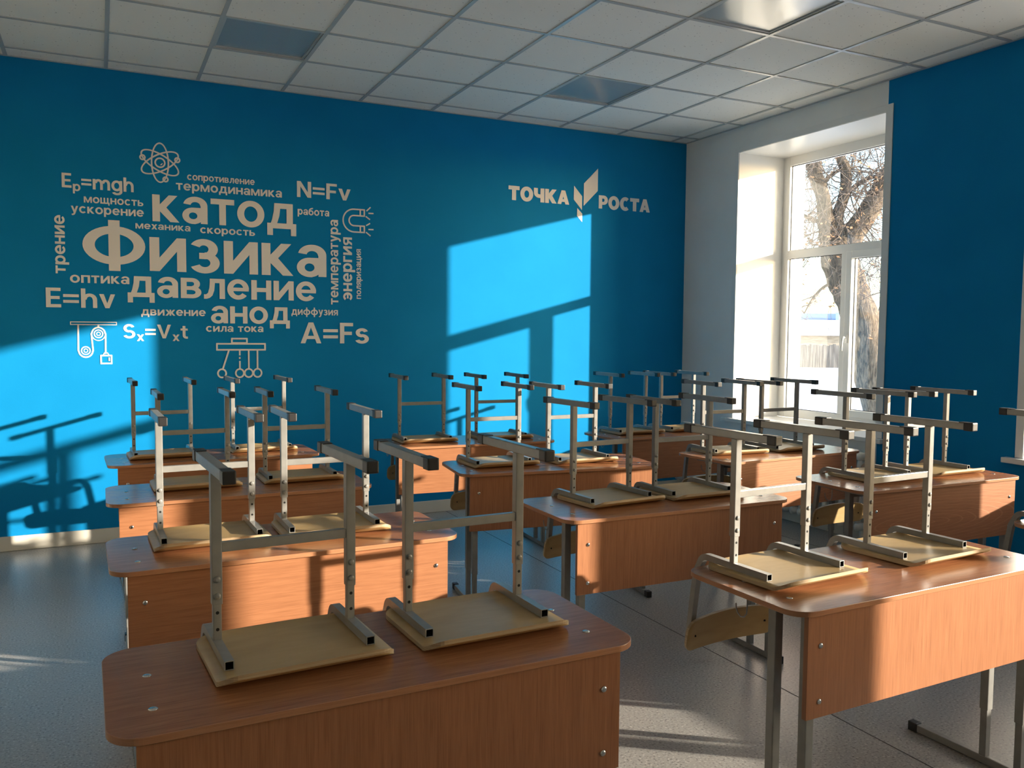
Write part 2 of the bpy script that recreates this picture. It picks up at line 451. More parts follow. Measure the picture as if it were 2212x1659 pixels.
# windows
FX0, FX1 = 5.579, 5.650         # frame depth
def window(n, y0, y1):
    rt = thing('window_%d' % n, kind='structure')
    Ym = {1: 5.125, 2: 2.383, 3: -0.245}[n]   # near side of the mullion
    # plastic lining of the reveals, with the flat trim on the wall face
    b = MB()
    t = 0.006
    b.box(XR, FX0, y1 - t, y1, ZS, ZT, 'pvc'); b.box(XR, FX0, y0, y0 + t, ZS, ZT, 'pvc'); b.box(XR, FX0, y0 + t, y1 - t, ZT - t, ZT, 'pvc')
    b.build('reveal_lining', rt)
    b = MB()
    c = 0.048
    b.box(XR - 0.008, XR - 0.0005, y1 - 0.004, y1 + c, ZS + 0.002, ZT + c, 'pvc', 0.002)
    b.box(XR - 0.008, XR - 0.0005, y0 - c - 0.008, y0 + 0.004, ZS + 0.002, ZT + c, 'pvc', 0.002)
    b.box(XR - 0.0075, XR - 0.0005, y0 + 0.004, y1 - 0.004, ZT - 0.004, ZT + c, 'pvc', 0.002)
    b.build('casing', rt)
    # fixed frame: outer members, transom and post
    fw = 0.083
    b = MB()
    b.box(FX0, FX1, y1 - fw, y1, ZS, ZT, 'pvc', 0.004); b.box(FX0, FX1, y0, y0 + fw, ZS, ZT, 'pvc', 0.004)
    b.box(FX0 + 0.0005, FX1, y0 + fw, y1 - fw, ZT - 0.083, ZT, 'pvc', 0.004); b.box(FX0 + 0.0005, FX1, y0 + fw, y1 - fw, ZS, 0.853, 'pvc', 0.004)
    b.box(FX0 + 0.001, FX1, y0 + fw, y1 - fw, 2.200, 2.273, 'pvc', 0.004)
    b.box(FX0 + 0.001, FX1, Ym - 0.004, Ym + 0.056, 0.853, 2.200, 'pvc', 0.004)
    b.build('frame', rt)
    # opening casement on the near half
    sy0, sy1, sz0, sz1, sw = y0 + fw - 0.020, Ym - 0.004, 0.842, 2.211, 0.058
    if n == 1:
        b = MB(); xa, xb = FX0 - 0.014, FX1 - 0.012
        b.box(xa, xb, sy0, sy0 + sw, sz0, sz1, 'pvc', 0.004); b.box(xa, xb, sy1 - sw, sy1, sz0, sz1, 'pvc', 0.004)
        b.box(xa + 0.0005, xb, sy0 + sw, sy1 - sw, sz0, sz0 + sw, 'pvc', 0.004); b.box(xa + 0.0005, xb, sy0 + sw, sy1 - sw, sz1 - sw, sz1, 'pvc', 0.004)
        sash = b.build('sash', rt)
        b = MB()
        hy = sy1 - 0.03
        b.box(xa - 0.012, xa, hy - 0.014, hy + 0.014, 1.455, 1.525, 'pvc', 0.003)
        b.tube([(xa - 0.010, hy, 1.50), (xa - 0.035, hy, 1.502), (xa - 0.046, hy, 1.49), (xa - 0.048, hy + 0.004, 1.45), (xa - 0.046, hy + 0.006, 1.39)], [0.009, 0.010, 0.0105, 0.010, 0.008], 'pvc', 10)
        b.build('handle', sash)
    # panes with dark gaskets
    for nm, a0, a1, c0, c1 in (('pane', y0 + fw, y1 - fw, 2.273, ZT - 0.083), ('pane', Ym + 0.056, y1 - fw, 0.853, 2.200), ('pane', sy0 + sw, sy1 - sw, sz0 + sw, sz1 - sw) if n == 1 else ('pane', y0 + fw, Ym - 0.004, 0.853, 2.200)):
        b = MB(); gx = 5.612
        b.box(gx, gx + 0.005, a0, a1, c0, c1, 'glass')
        p = b.build(nm, rt)
        b = MB(); g = 0.005
        b.box(gx - 0.006, gx - 0.001, a0, a1, c1 - g, c1, 'gasket'); b.box(gx - 0.006, gx - 0.001, a0, a1, c0, c0 + g, 'gasket')
        b.box(gx - 0.006, gx - 0.001, a0, a0 + g, c0 + g, c1 - g, 'gasket'); b.box(gx - 0.006, gx - 0.001, a1 - g, a1, c0 + g, c1 - g, 'gasket')
        b.build('gasket', p)
    b = MB(); b.box(5.015, FX0 + 0.0, y0 - 0.075, y1 + 0.11, ZS - 0.034, ZS, 'sill', 0.005)
    b.bm.verts.ensure_lookup_table()
    b.build('sill', rt)
    return rt
for k, (y0, y1) in enumerate(WIN): window(k + 1, y0, y1)

# cast-iron radiator under the corner window
t = thing('radiator', 'white cast-iron radiator below the corner window, mostly hidden behind desks', 'radiator', (4.975, 4.95, 0))
for k in range(16):
    y = -0.60 + 0.08 * k
    b = MB()
    for dx in (-0.042, 0.0, 0.042):
        b.tube([(dx, y, 0.16), (dx, y, 0.20), (dx, y, 0.58), (dx, y, 0.62)], [0.016, 0.021, 0.021, 0.016], 'iron', 10)
    b.tube([(-0.062, y, 0.15), (-0.055, y, 0.13), (0.055, y, 0.13), (0.062, y, 0.15)], [0.012, 0.03, 0.03, 0.012], 'iron', 10)
    b.tube([(-0.062, y, 0.62), (-0.05, y, 0.64), (0.05, y, 0.64), (0.062, y, 0.62)], [0.012, 0.03, 0.03, 0.012], 'iron', 10)
    b.cyl((0, y - 0.0405, 0.13), (0, 1, 0), 0.028, 0.081, 'iron', 12)
    b.cyl((0, y - 0.0405, 0.64), (0, 1, 0), 0.028, 0.081, 'iron', 12)
    b.build('section', t)
b = MB()
b.tube([(0.0, 0.64, 0.13), (0.0, 0.95, 0.13), (0.02, 1.0, 0.13), (0.03, 1.655, 0.13)], 0.017, 'iron', 12)
b.tube([(0.0, 0.64, 0.64), (0.0, 0.80, 0.64), (0.02, 0.86, 0.60), (0.03, 0.90, 0.30), (0.03, 0.95, 0.25), (0.03, 1.655, 0.25)], 0.017, 'iron', 12)
b.build('pipe', t)
for y in (-0.60, 0.60):
    b = MB(); b.tube([(0, y, 0.001), (0, y, 0.12)], [0.024, 0.018], 'iron', 10); b.build('foot', t)

# ------------------------------------------------------------------ wall lettering
def arc(cx, cy, rx, ry, a0, a1, sx, sy, n=None):
    """closed polygon of an elliptic stroke between two angles in degrees"""
    n = n or max(6, int(abs(a1 - a0) / 9))
    A = [R(a0 + (a1 - a0) * k / n) for k in range(n + 1)]
    o = [(cx + rx * math.cos(a), cy + ry * math.sin(a)) for a in A]
    i = [(cx + (rx - sx) * math.cos(a), cy + (ry - sy) * math.sin(a)) for a in A]
    return [('m',)] + [('q', o[k], o[k + 1], i[k + 1], i[k]) for k in range(n)]
def ring(cx, cy, rx, ry, sx, sy): return arc(cx, cy, rx, ry, 0, 360, sx, sy, 40)
def rc(x0, y0, x1, y1): return [('p', [(x0, y0), (x1, y0), (x1, y1), (x0, y1)])]
def pg(*p): return [('p', list(p))]
def mir(p, c): return [('p', [(2 * c - x, y) for x, y in q[1]]) for q in p]
S, H = 0.275, 0.22
CAP = 1.37
G = {
 'о': (1.09, ring(.545, .5, .545, .52, S, H)),
 'с': (1.0, arc(.53, .5, .53, .52, 42, 318, S, H)),
 'а': (.97, rc(.70, 0, .96, .68) + arc(.50, .68, .46, .34, 0, 170, S, .20) + ring(.41, .29, .41, .31, .25, .18) + rc(.42, .43, .74, .60) + rc(.42, -.02, .5, .16)),
 'в': (.97, rc(0, 0, S, 1) + rc(.2, .81, .55, 1) + rc(.2, .41, .56, .59) + rc(.2, 0, .55, .19) + arc(.52, .71, .38, .29, -90, 90, S, .19) + arc(.53, .295, .43, .295, -90, 90, S, .19)),
 'г': (.72, rc(0, 0, S, 1) + rc(0, .79, .72, 1)),
 'д': (1.2, rc(0, -.27, .23, .21) + rc(.97, -.27, 1.2, .21) + rc(0, 0, 1.2, .21) + rc(.80, 0, 1.06, 1) + rc(.30, .79, 1.06, 1) + pg((.10, .1), (.37, .1), (.50, .5), (.55, .9), (.55, 1), (.29, 1), (.27, .68), (.20, .35))),
 'е': (1.06, arc(.53, .5, .53, .52, 0, 322, S, H) + rc(.15, .41, 1.05, .585)),
 'ж': (1.5, rc(.62, 0, .88, 1) + (lambda q: q + mir(q, .75))(pg((.02, 1), (.33, 1), (.66, .60), (.66, .40), (.42, .47)) + pg((0, 0), (.32, 0), (.66, .40), (.66, .60), (.42, .53)))),
 'з': (.87, arc(.40, .715, .41, .305, -90, 155, S, .19) + arc(.42, .30, .44, .32, -155, 90, S, .19) + rc(.26, .415, .48, .60)),
 'и': (1.03, rc(0, 0, S, 1) + rc(.77, 0, 1.03, 1) + pg((S, 0), (.77, .60), (.77, 1), (S, .40))),
 'к': (.99, rc(0, 0, S, 1) + pg((.24, .40), (.42, .44), (.93, 1), (.61, 1), (.24, .60)) + pg((.24, .42), (.66, 0), (.99, 0), (.44, .62), (.24, .60))),
 'л': (1.0, rc(.74, 0, 1.0, 1) + rc(.28, .79, 1.0, 1) + pg((0, -.01), (.13, -.01), (.27, .04), (.40, .16), (.49, .42), (.54, 1), (.29, 1), (.26, .55), (.19, .29), (.10, .21), (0, .21))),
 'м': (1.3, rc(0, 0, .25, 1) + rc(1.05, 0, 1.30, 1) + pg((.2, 1), (.30, 1), (.65, .32), (1.0, 1), (1.1, 1), (1.05, .62), (.76, 0), (.54, 0), (.25, .62))),
 'н': (1.0, rc(0, 0, S, 1) + rc(.74, 0, 1.0, 1) + rc(.2, .40, .8, .61)),
 'п': (.99, rc(0, 0, S, 1) + rc(.73, 0, .99, 1) + rc(0, .79, .99, 1)),
 'р': (1.07, rc(0, -.37, S, 1) + ring(.56, .5, .51, .52, S, H)),
 'т': (.92, rc(0, .79, .92, 1) + rc(.33, 0, .59, 1)),
 'у': (1.0, pg((0, 1), (.29, 1), (.54, .34), (.62, .02), (.38, .02)) + pg((.72, 1), (1.0, 1), (.60, -.12), (.48, -.30), (.30, -.38), (.10, -.37), (.10, -.17), (.22, -.17), (.33, -.10), (.38, .02))),
 'х': (.98, pg((0, 0), (.31, 0), (.98, 1), (.67, 1)) + pg((0, 1), (.31, 1), (.98, 0), (.67, 0))),
 'ц': (1.12, rc(0, 0, .25, 1) + rc(.70, 0, .95, 1) + rc(0, 0, 1.12, .21) + rc(.9, -.27, 1.12, .1)),
 'щ': (1.5, rc(0, 0, .25, 1) + rc(.54, 0, .79, 1) + rc(1.08, 0, 1.33, 1) + rc(0, 0, 1.5, .21) + rc(1.28, -.27, 1.5, .1)),
 'ь': (.94, rc(0, 0, S, 1) + rc(.2, .44, .55, .63) + rc(.2, 0, .55, .19) + arc(.52, .315, .42, .315, -90, 90, S, .19)),
 'э': (1.0, arc(.47, .5, .53, .52, -142, 142, S, H) + rc(.26, .41, .86, .59)),
 'я': (.95, rc(.69, 0, .95, 1) + rc(.38, .81, .8, 1) + rc(.38, .36, .8, .55) + arc(.40, .68, .39, .32, 90, 270, S, .19) + pg((0, 0), (.30, 0), (.60, .45), (.34, .45))),
 'ф': (1.5, rc(.62, -.37, .88, 1.37) + ring(.75, .5, .75, .52, S, H)),
 'б': (1.06, ring(.53, .44, .53, .46, S, H) + pg((0, .42), (.26, .45), (.30, .80), (.42, .98), (.62, 1.08), (.95, 1.15), (.95, 1.37), (.55, 1.30), (.25, 1.17), (.06, .92))),
 'Ф': (1.68, ring(.84, .70, .84, .56, .32, .22) + rc(.685, -.04, .995, 1.43)),
 'E': (.90, rc(0, 0, .28, CAP) + rc(0, 1.15, .88, CAP) + rc(0, .58, .82, .79) + rc(0, 0, .90, .22)),
 'N': (1.12, rc(0, 0, .27, CAP) + rc(.85, 0, 1.12, CAP) + pg((0, CAP), (.29, CAP), (1.12, 0), (.83, 0))),
 'F': (.86, rc(0, 0, .28, CAP) + rc(0, 1.15, .86, CAP) + rc(0, .56, .78, .78)),
 'A': (1.3, pg((0, 0), (.29, 0), (.66, 1.08), (.80, CAP), (.50, CAP)) + pg((1.3, 0), (1.01, 0), (.64, 1.08), (.50, CAP), (.80, CAP)) + rc(.30, .28, 1.0, .49)),
 'S': (1.08, arc(.54, .98, .50, .41, 22, 270, .27, .21) + arc(.54, .39, .54, .41, -158, 90, .27, .21)),
 'V': (1.26, pg((0, CAP), (.30, CAP), (.64, .30), (.77, 0), (.49, 0)) + pg((1.26, CAP), (.96, CAP), (.62, .30), (.49, 0), (.77, 0))),
 'm': (1.66, rc(0, 0, S, 1) + arc(.55, .62, .41, .40, 0, 180, S, H) + rc(.70, 0, .96, .62) + arc(1.25, .62, .41, .40, 0, 180, S, H) + rc(1.40, 0, 1.66, .62)),
 'g': (1.06, ring(.52, .5, .52, .52, S, H) + rc(.80, -.08, 1.06, 1) + arc(.55, -.06, .51, .34, 200, 360, S, .20)),
 'h': (.99, rc(0, 0, S, CAP) + arc(.53, .58, .46, .44, 0, 180, S, H) + rc(.73, 0, .99, .58)),
 't': (.68, rc(.19, .28, .45, 1.26) + rc(0, .80, .66, 1) + arc(.54, .29, .35, .31, 180, 275, S, H) + rc(.52, -.02, .67, .19)),
 'v': (1.0, pg((0, 1), (.29, 1), (.52, .28), (.63, 0), (.37, 0)) + pg((1.0, 1), (.71, 1), (.48, .28), (.37, 0), (.63, 0))),
 's': (.92, arc(.46, .715, .42, .305, 20, 270, S, .19) + arc(.46, .30, .46, .32, -160, 90, S, .19)),
 '=': (.95, rc(0, .33, .95, .53) + rc(0, .74, .95, .94)),
 ' ': (.30, []),
}
G['p'] = G['р']; G['x'] = G['х']
# heavy capitals of the sign, in units of their own height
G2 = {
 'Т': (.86, rc(0, .73, .86, 1) + rc(.27, 0, .59, 1)),
 'О': (1.02, ring(.51, .5, .51, .53, .32, .27)),
 'Ч': (.84, rc(.53, 0, .84, 1) + rc(0, .66, .31, 1) + arc(.42, .66, .42, .36, 180, 270, .31, .26) + rc(.40, .30, .7, .56)),
 'К': (.94, rc(0, 0, .31, 1) + pg((.28, .38), (.48, .42), (.93, 1), (.57, 1), (.28, .64)) + pg((.28, .40), (.58, 0), (.94, 0), (.52, .62), (.28, .62))),
 'А': (.98, pg((0, 0), (.32, 0), (.53, .72), (.64, 1), (.34, 1)) + pg((.98, 0), (.66, 0), (.45, .72), (.34, 1), (.64, 1)) + rc(.25, .17, .73, .37)),
 'Р': (.82, rc(0, 0, .31, 1) + rc(.25, .76, .48, 1) + rc(.25, .30, .48, .52) + arc(.45, .65, .38, .35, -90, 90, .30, .24)),
 'С': (.90, arc(.50, .5, .50, .53, 50, 310, .32, .27)),
}
YD0, YD1 = YB - 0.0002, YB - 0.0022
class Deco:
    """flat white vinyl shapes on the back wall, 2 mm proud"""
    def __init__(s): s.mb = MB(); s.lv = 0
    def poly(s, p, step=True):
        if step: s.lv = (s.lv + 1) % 24
        y1 = YD1 - 0.00004 * s.lv
        s.mb.prism(p, lambda q: (q[0], YD0, q[1]), lambda q: (q[0], y1, q[1]), 'decal')
    def shapes(s, sh, f):
        for q in sh:
            if q[0] == 'm': s.lv = (s.lv + 1) % 24; continue
            s.poly([f(p) for p in (q[1] if q[0] == 'p' else q[1:])], q[0] == 'p')
    def stroke(s, pts, wdt, closed=False):
        n = len(pts)
        for k in range(n if closed else n - 1):
            a = Vector(pts[k]); c = Vector(pts[(k + 1) % n]); d = (c - a)
            if d.length < 1e-6: continue
            d.normalize(); e = Vector((-d.y, d.x)) * wdt / 2; x = d * wdt * 0.35
            s.poly([tuple(a - x + e), tuple(a - x - e), tuple(c + x - e), tuple(c + x + e)])
    def circle(s, c, r, wdt, sx=1.0, a0=0, a1=360):
        s.shapes(arc(c[0], c[1], r * sx, r, a0, a1, wdt, wdt, max(6, int(abs(a1 - a0) / 10))), lambda p: p)
    def done(s, name, label, cat, group=None, parent=None):
        return tag(s.mb.build(name, parent), label, cat, group)

def layout(txt, table, gap, subs=()):
    x, out = 0.0, []
    for k, ch in enumerate(txt):
        wd, sh = table[ch]
        if k in subs:
            f = 0.66; dy = -0.27
            out += [(q[0], [(x + p[0] * f, p[1] * f + dy) for p in q[1]]) if q[0] == 'p' else (q[0],) + tuple((x + p[0] * f, p[1] * f + dy) for p in q[1:]) for q in sh]
            x += wd * f + gap * 0.8
        else:
            out += [(q[0], [(x + p[0], p[1]) for p in q[1]]) if q[0] == 'p' else (q[0],) + tuple((x + p[0], p[1]) for p in q[1:]) for q in sh]
            x += wd + (gap if ch != ' ' else 0.1)
    return out, x - gap

WORDS = [  # text, x left, x right, baseline, height of the measured letter (x-height; capitals for formulas), gap, subscripts, label
 ('Ep=mgh', -0.213, 0.237, 2.490, 0.084 * 1.17, .12, (1,), 'energy formula with letters mgh in white vinyl at the upper corner of the word cloud'),
 ('N=Fν', 1.383, 1.802, 2.546, 0.121, .13, (), 'power formula beginning with capital N in white vinyl above the magnet symbol'),
 ('сопротивление', 0.594, 1.069, 2.609, 0.037, .135, (), 'topmost small Russian word in white vinyl, beside the atom symbol'),
 ('термодинамика', 0.517, 1.269, 2.531, 0.049, .135, (), 'long white vinyl word second from the top of the word cloud'),
 ('мощность', -0.080, 0.298, 2.396, 0.041, .135, (), 'small white vinyl word directly under the mgh formula'),
 ('ускорение', -0.161, 0.300, 2.322, 0.046, .135, (), 'white vinyl word starting with у, two lines under the mgh formula'),
 ('катод', 0.357, 1.375, 2.296, 0.190, .115, (), 'second largest white vinyl word, above the huge capital Ф word'),
 ('работа', 1.387, 1.631, 2.413, 0.042, .135, (), 'short small white vinyl word beside the magnet symbol'),
 ('механика', 0.244, 0.611, 2.237, 0.037, .135, (), 'small white vinyl word tucked just after the top of the giant Ф'),
 ('скорость', 0.678, 1.067, 2.230, 0.041, .135, (), 'small white vinyl word under the letters т and о of the big upper word'),
 ('Физика', -0.095, 1.609, 1.941, 0.241, .115, (), 'largest white vinyl word, with a giant round Ф, in the middle of the wall lettering'),
 ('оптика', -0.177, 0.198, 1.841, 0.053, .135, (), 'white vinyl word just under the giant Ф, above the hv formula'),
 ('давление', 0.185, 1.525, 1.752, 0.147, .115, (), 'big white vinyl word under the giant central word'),
 ('движение', 0.271, 0.708, 1.622, 0.043, .135, (), 'white vinyl word starting with д, cut by the sunlight edge'),
 ('анод', 0.745, 1.321, 1.571, 0.127, .115, (), 'large four-letter white vinyl word above the pendulum symbol'),
 ('диффузия', 1.334, 1.696, 1.643, 0.042, .135, (), 'small white vinyl word with double ф above the A formula'),
 ('сила', 0.709, 0.903, 1.508, 0.041, .135, (), 'small white vinyl word starting with с, directly above the pendulum symbol'),
 ('тока', 0.936, 1.122, 1.508, 0.041, .135, (), 'small white vinyl word starting with т, directly above the pendulum symbol'),
 ('E=hv', -0.326, 0.104, 1.668, 0.134, .13, (), 'hv formula in white vinyl above the pulley symbol'),
 ('Sx=Vxt', 0.150, 0.583, 1.457, 0.099, .13, (1, 4), 'formula with small x letters, half in sun beside the pulley symbol'),
 ('A=Fs', 1.403, 1.947, 1.423, 0.162, .13, (), 'formula beginning with capital A at the lower end of the word cloud'),
]
GRP = 'physics lettering on the blue wall'
for txt, xa, xb, zb, hh, gap, subs, lb in WORDS:
    t2 = txt.replace('ν', 'v')
    sh, wd = layout(t2, G, gap, subs)
    capw = any(c in 'ENFSAV' for c in txt)
    k = hh / CAP if capw else hh
    kx = (xb - xa) / wd
    d = Deco(); d.shapes(sh, lambda p: (xa + p[0] * kx, zb + p[1] * k))
    d.done('formula_lettering' if '=' in txt else 'word_lettering', lb, 'wall lettering', GRP)
for txt, xbse, z0, z1, hh, lb in [
 ('трение', -0.202, 1.901, 2.299, 0.061, 'upright white vinyl word reading upwards beside the giant Ф'),
 ('температура', 1.700, 1.729, 2.390, 0.058, 'longest upright white vinyl word, first after the giant central word'),
 ('энергия', 1.811, 1.762, 2.259, 0.070, 'bold upright white vinyl word below the magnet symbol, between two thinner ones'),
 ('поляризация', 1.884, 1.777, 2.171, 0.036, 'thin upright white vinyl word, outermost of the three below the magnet symbol')]:
    sh, wd = layout(txt, G, .135)
    kx = (z1 - z0) / wd
    d = Deco(); d.shapes(sh, lambda p: (xbse - p[1] * hh, z0 + p[0] * kx))
    d.done('word_lettering', lb, 'wall lettering', GRP)

# atom
d = Deco(); ax, az = 0.413, 2.713
for rot in (0, 60, -60):
    c, s_ = math.cos(R(rot)), math.sin(R(rot))
    d.shapes(arc(0, 0, 0.061, 0.143, 0, 360, 0.0105, 0.0105, 60), lambda p: (ax + p[0] * c - p[1] * s_, az + p[0] * s_ + p[1] * c))
for ex, ez in ((-0.115, 0.028), (0.116, 0.029), (0.035, -0.115)): d.circle((ax + ex, az + ez), 0.021, 0.0105)
d.circle((ax, az), 0.037, 0.0105); d.circle((ax, az), 0.018, 0.006, 1, -80, -10)
d.done('atom_symbol', 'white vinyl atom symbol with three orbits above the word cloud', 'wall symbol', GRP)
# magnet
d = Deco(); wl = 0.0108; cz = 2.394
for a, yy in ((0.089, 1), (0.040, 1)):
    d.circle((1.828, cz), a + wl / 2, wl, 0.98, 90, 270)
    for sg in (1, -1): d.stroke([(1.828, cz + sg * a), (1.912, cz + sg * a)], wl)
for sg in (1, -1):
    d.stroke([(1.912, cz + sg * 0.040), (1.912, cz + sg * 0.089)], wl); d.stroke([(1.879, cz + sg * 0.040), (1.879, cz + sg * 0.089)], wl)
for a, c in (((1.933, 2.478), (1.961, 2.505)), ((1.950, 2.459), (1.984, 2.460)), ((1.926, 2.431), (1.956, 2.411)), ((1.930, 2.362), (1.956, 2.378)), ((1.949, 2.331), (1.984, 2.332)), ((1.929, 2.306), (1.960, 2.282))):
    d.stroke([a, c], wl * 0.9)
d.done('magnet_symbol', 'white vinyl horseshoe magnet symbol with rays on the blue wall', 'wall symbol', GRP)
# pulley
d = Deco(); wl = 0.0105
d.stroke([(-0.180, 1.569), (0.109, 1.569), (0.109, 1.551), (-0.180, 1.551)], 0.006, True)
d.stroke([(-0.133, 1.55), (-0.135, 1.369)], wl); d.circle((-0.089, 1.369), 0.051, wl, 0.96, 180, 360)
d.circle((-0.089, 1.369), 0.031, 0.008); d.circle((-0.089, 1.369), 0.015, 0.006); d.circle((-0.007, 1.487), 0.031, 0.008); d.circle((-0.007, 1.487), 0.015, 0.006)
d.stroke([(-0.043, 1.369), (-0.052, 1.487)], wl); d.circle((-0.007, 1.487), 0.050, wl, 0.95, 0, 180); d.circle((-0.007, 1.487), 0.05, 0.006, 0.92, 180, 360)
d.stroke([(0.038, 1.487), (0.036, 1.350)], wl); d.stroke([(-0.007, 1.55), (-0.007, 1.537)], 0.012)
d.stroke([(0.006, 1.334), (0.073, 1.334), (0.073, 1.278), (0.006, 1.278)], 0.010, True)
d.stroke([(0.020, 1.338), (0.028, 1.352), (0.048, 1.352), (0.056, 1.338)], 0.007); d.stroke([(0.058, 1.318), (0.058, 1.298)], 0.008)
d.done('pulley_symbol', 'sunlit white vinyl pulley and weight symbol on the blue wall', 'wall symbol', GRP)
# swinging balls
d = Deco(); wl = 0.0118
d.stroke([(0.891, 1.457), (1.000, 1.457), (1.000, 1.424), (0.891, 1.424)], wl, True)
d.stroke([(0.784, 1.418), (1.133, 1.418), (1.133, 1.373), (0.784, 1.373)], wl, True)
d.stroke([(0.868, 1.367), (0.824, 1.229)], wl)
d.stroke([(0.947, 1.367), (0.947, 1.335)], wl); d.stroke([(0.947, 1.315), (0.947, 1.308)], wl); d.stroke([(0.947, 1.285), (0.947, 1.229)], wl)
d.stroke([(1.012, 1.367), (1.012, 1.229)], wl); d.stroke([(1.076, 1.367), (1.076, 1.229)], wl)
for x in (0.818, 0.946, 1.011, 1.076): d.circle((x, 1.197), 0.037, wl, 0.95)
d.done('pendulum_symbol', 'white vinyl swinging balls symbol above the chair legs on the blue wall', 'wall symbol', GRP)
# two-word sign with leaf emblem
t = thing('wall_sign', 'white two-word sign with a three-leaf emblem near the corner window', 'wall sign', (3.92, YB, 2.75))
off = Matrix.Translation((-3.92, -YB, -2.75))
for nm, txt, xa, xb, zb, hh in (('first_word', 'ТОЧКА', 3.184, 3.784, 2.660, 0.121), ('second_word', 'РОСТА', 4.093, 4.652, 2.650, 0.118)):
    sh, wd = layout(txt, G2, 0.06)
    kx = (xb - xa) / wd
    d = Deco(); d.shapes(sh, lambda p: (xa + p[0] * kx, zb + p[1] * hh))
    o = d.mb.build(nm, t); o.data.transform(off)
for p in ([(4.080, 3.004), (3.935, 2.860), (3.934, 2.660), (4.080, 2.804)], [(3.833, 2.831), (3.917, 2.744), (3.917, 2.622), (3.831, 2.710)], [(3.868, 2.637), (3.920, 2.590), (3.920, 2.516), (3.867, 2.567)]):
    d = Deco(); d.poly(p); o = d.mb.build('emblem_leaf', t); o.data.transform(off)

# ------------------------------------------------------------------ school desk
def make_desk(panel, hooks=True):
    rt = thing('school_desk')
    T0, T1 = 0.744, 0.760
    b = MB()
    st = slab_rows(0.600, -0.25, 0.25, 0.070, 14)
    loop = [(-hw, y) for y, hw in st] + [(hw, y) for y, hw in reversed(st)]
    def lp(z, ins):
        k = []
        n = len(loop)
        for i, p in enumerate(loop):
            a = Vector(loop[i - 1]); c = Vector(loop[(i + 1) % n]); tt = (c - a).normalized(); nn = Vector((tt.y, -tt.x))
            if nn.dot(Vector(p)) > 0: nn = -nn
            k.append(b.bm.verts.new((p[0] + nn.x * ins, p[1] + nn.y * ins, z)))
        return k
    rows = [lp(T0, 0.0015), lp(T0 + 0.0015, 0), lp(T1 - 0.0013, 0), lp(T1 - 0.0004, 0.0004), lp(T1, 0.0013)]
    n = len(loop)
    for r0, r1 in zip(rows, rows[1:]):
        for k in range(n): b.face([r0[k], r0[(k + 1) % n], r1[(k + 1) % n], r1[k]], 'edge', False)
    b.face(rows[-1], 'top'); b.face(list(reversed(rows[0])), 'top')
    top = b.build('table_top', rt)
    for x in (-0.512, 0.512):
        for y in (-0.128, 0.055):
            b = MB(); b.cyl((x, y, T1), (0, 0, 1), 0.010, 0.003, 'chrome', 16, dome=True); b.build('stud', top)
    b = MB(); b.box(-0.549, 0.545, -0.236, -0.220, 0.445, 0.7435, panel, 0.0012)
    pn = b.build('front_panel', rt)
    for x in (-0.499, 0.498):
        for z in (0.492, 0.653):
            b = MB(); b.cyl((x, -0.236, z), (0, -1, 0), 0.0085, 0.005, 'chrome', 16, dome=True); b.build('bolt', pn)
    for sx in (-1, 1):
        xx = sx * 0.513
        b = MB(); b.box(xx - 0.0125, xx + 0.0125, -0.255, 0.185, 0.004, 0.032, 'metal', 0.003)
        ft = b.build('foot', rt)
        for ya, yb in ((-0.290, -0.252), (0.182, 0.220)):
            b = MB(); b.box(xx - 0.0155, xx + 0.0155, ya, yb, 0.0, 0.036, 'black', 0.004); b.build('end_cap', ft)
        for yy in (-0.203, -0.078):
            b = MB(); b.box(xx - 0.015, xx + 0.015, yy - 0.0155, yy + 0.0155, 0.20, 0.728, 'metal', 0.003)
            for z in (0.225, 0.275): b.cyl((xx + 0.0148, yy, z), (1, 0, 0), 0.0075, 0.004, 'metal', 12, dome=True)
            lg = b.build('leg', rt)
            b = MB(); b.box(xx - 0.0125, xx + 0.0125, yy - 0.0125, yy + 0.0125, 0.031, 0.22, 'metal', 0.002)
            for z in (0.095, 0.14): b.cyl((xx + 0.0122, yy, z), (1, 0, 0), 0.004, 0.0005, 'hole', 10)  # flat black discs stand in for the shade inside the holes
            b.build('inner_tube', lg)
        b = MB(); b.box(xx - 0.0125, xx + 0.0125, -0.215, 0.12, 0.722, 0.7435, 'metal', 0.002); b.build('top_rail', rt)
        if not hooks or sx > 0: continue
        xh = sx * 0.562
        b = MB()
        b.tube([(xh, -0.01, 0.742), (xh, -0.01, 0.70), (xh, -0.008, 0.683), (xh, 0.002, 0.671), (xh, 0.017, 0.668), (xh, 0.030, 0.676), (xh, 0.037, 0.690), (xh, 0.038, 0.704)], 0.0022, 'steel', 8)
        b.build('bag_hook', rt)
    b = MB(); b.box(-0.50, 0.50, -0.095, -0.07, 0.70, 0.728, 'metal', 0.002); b.build('cross_rail', rt)
    return rt

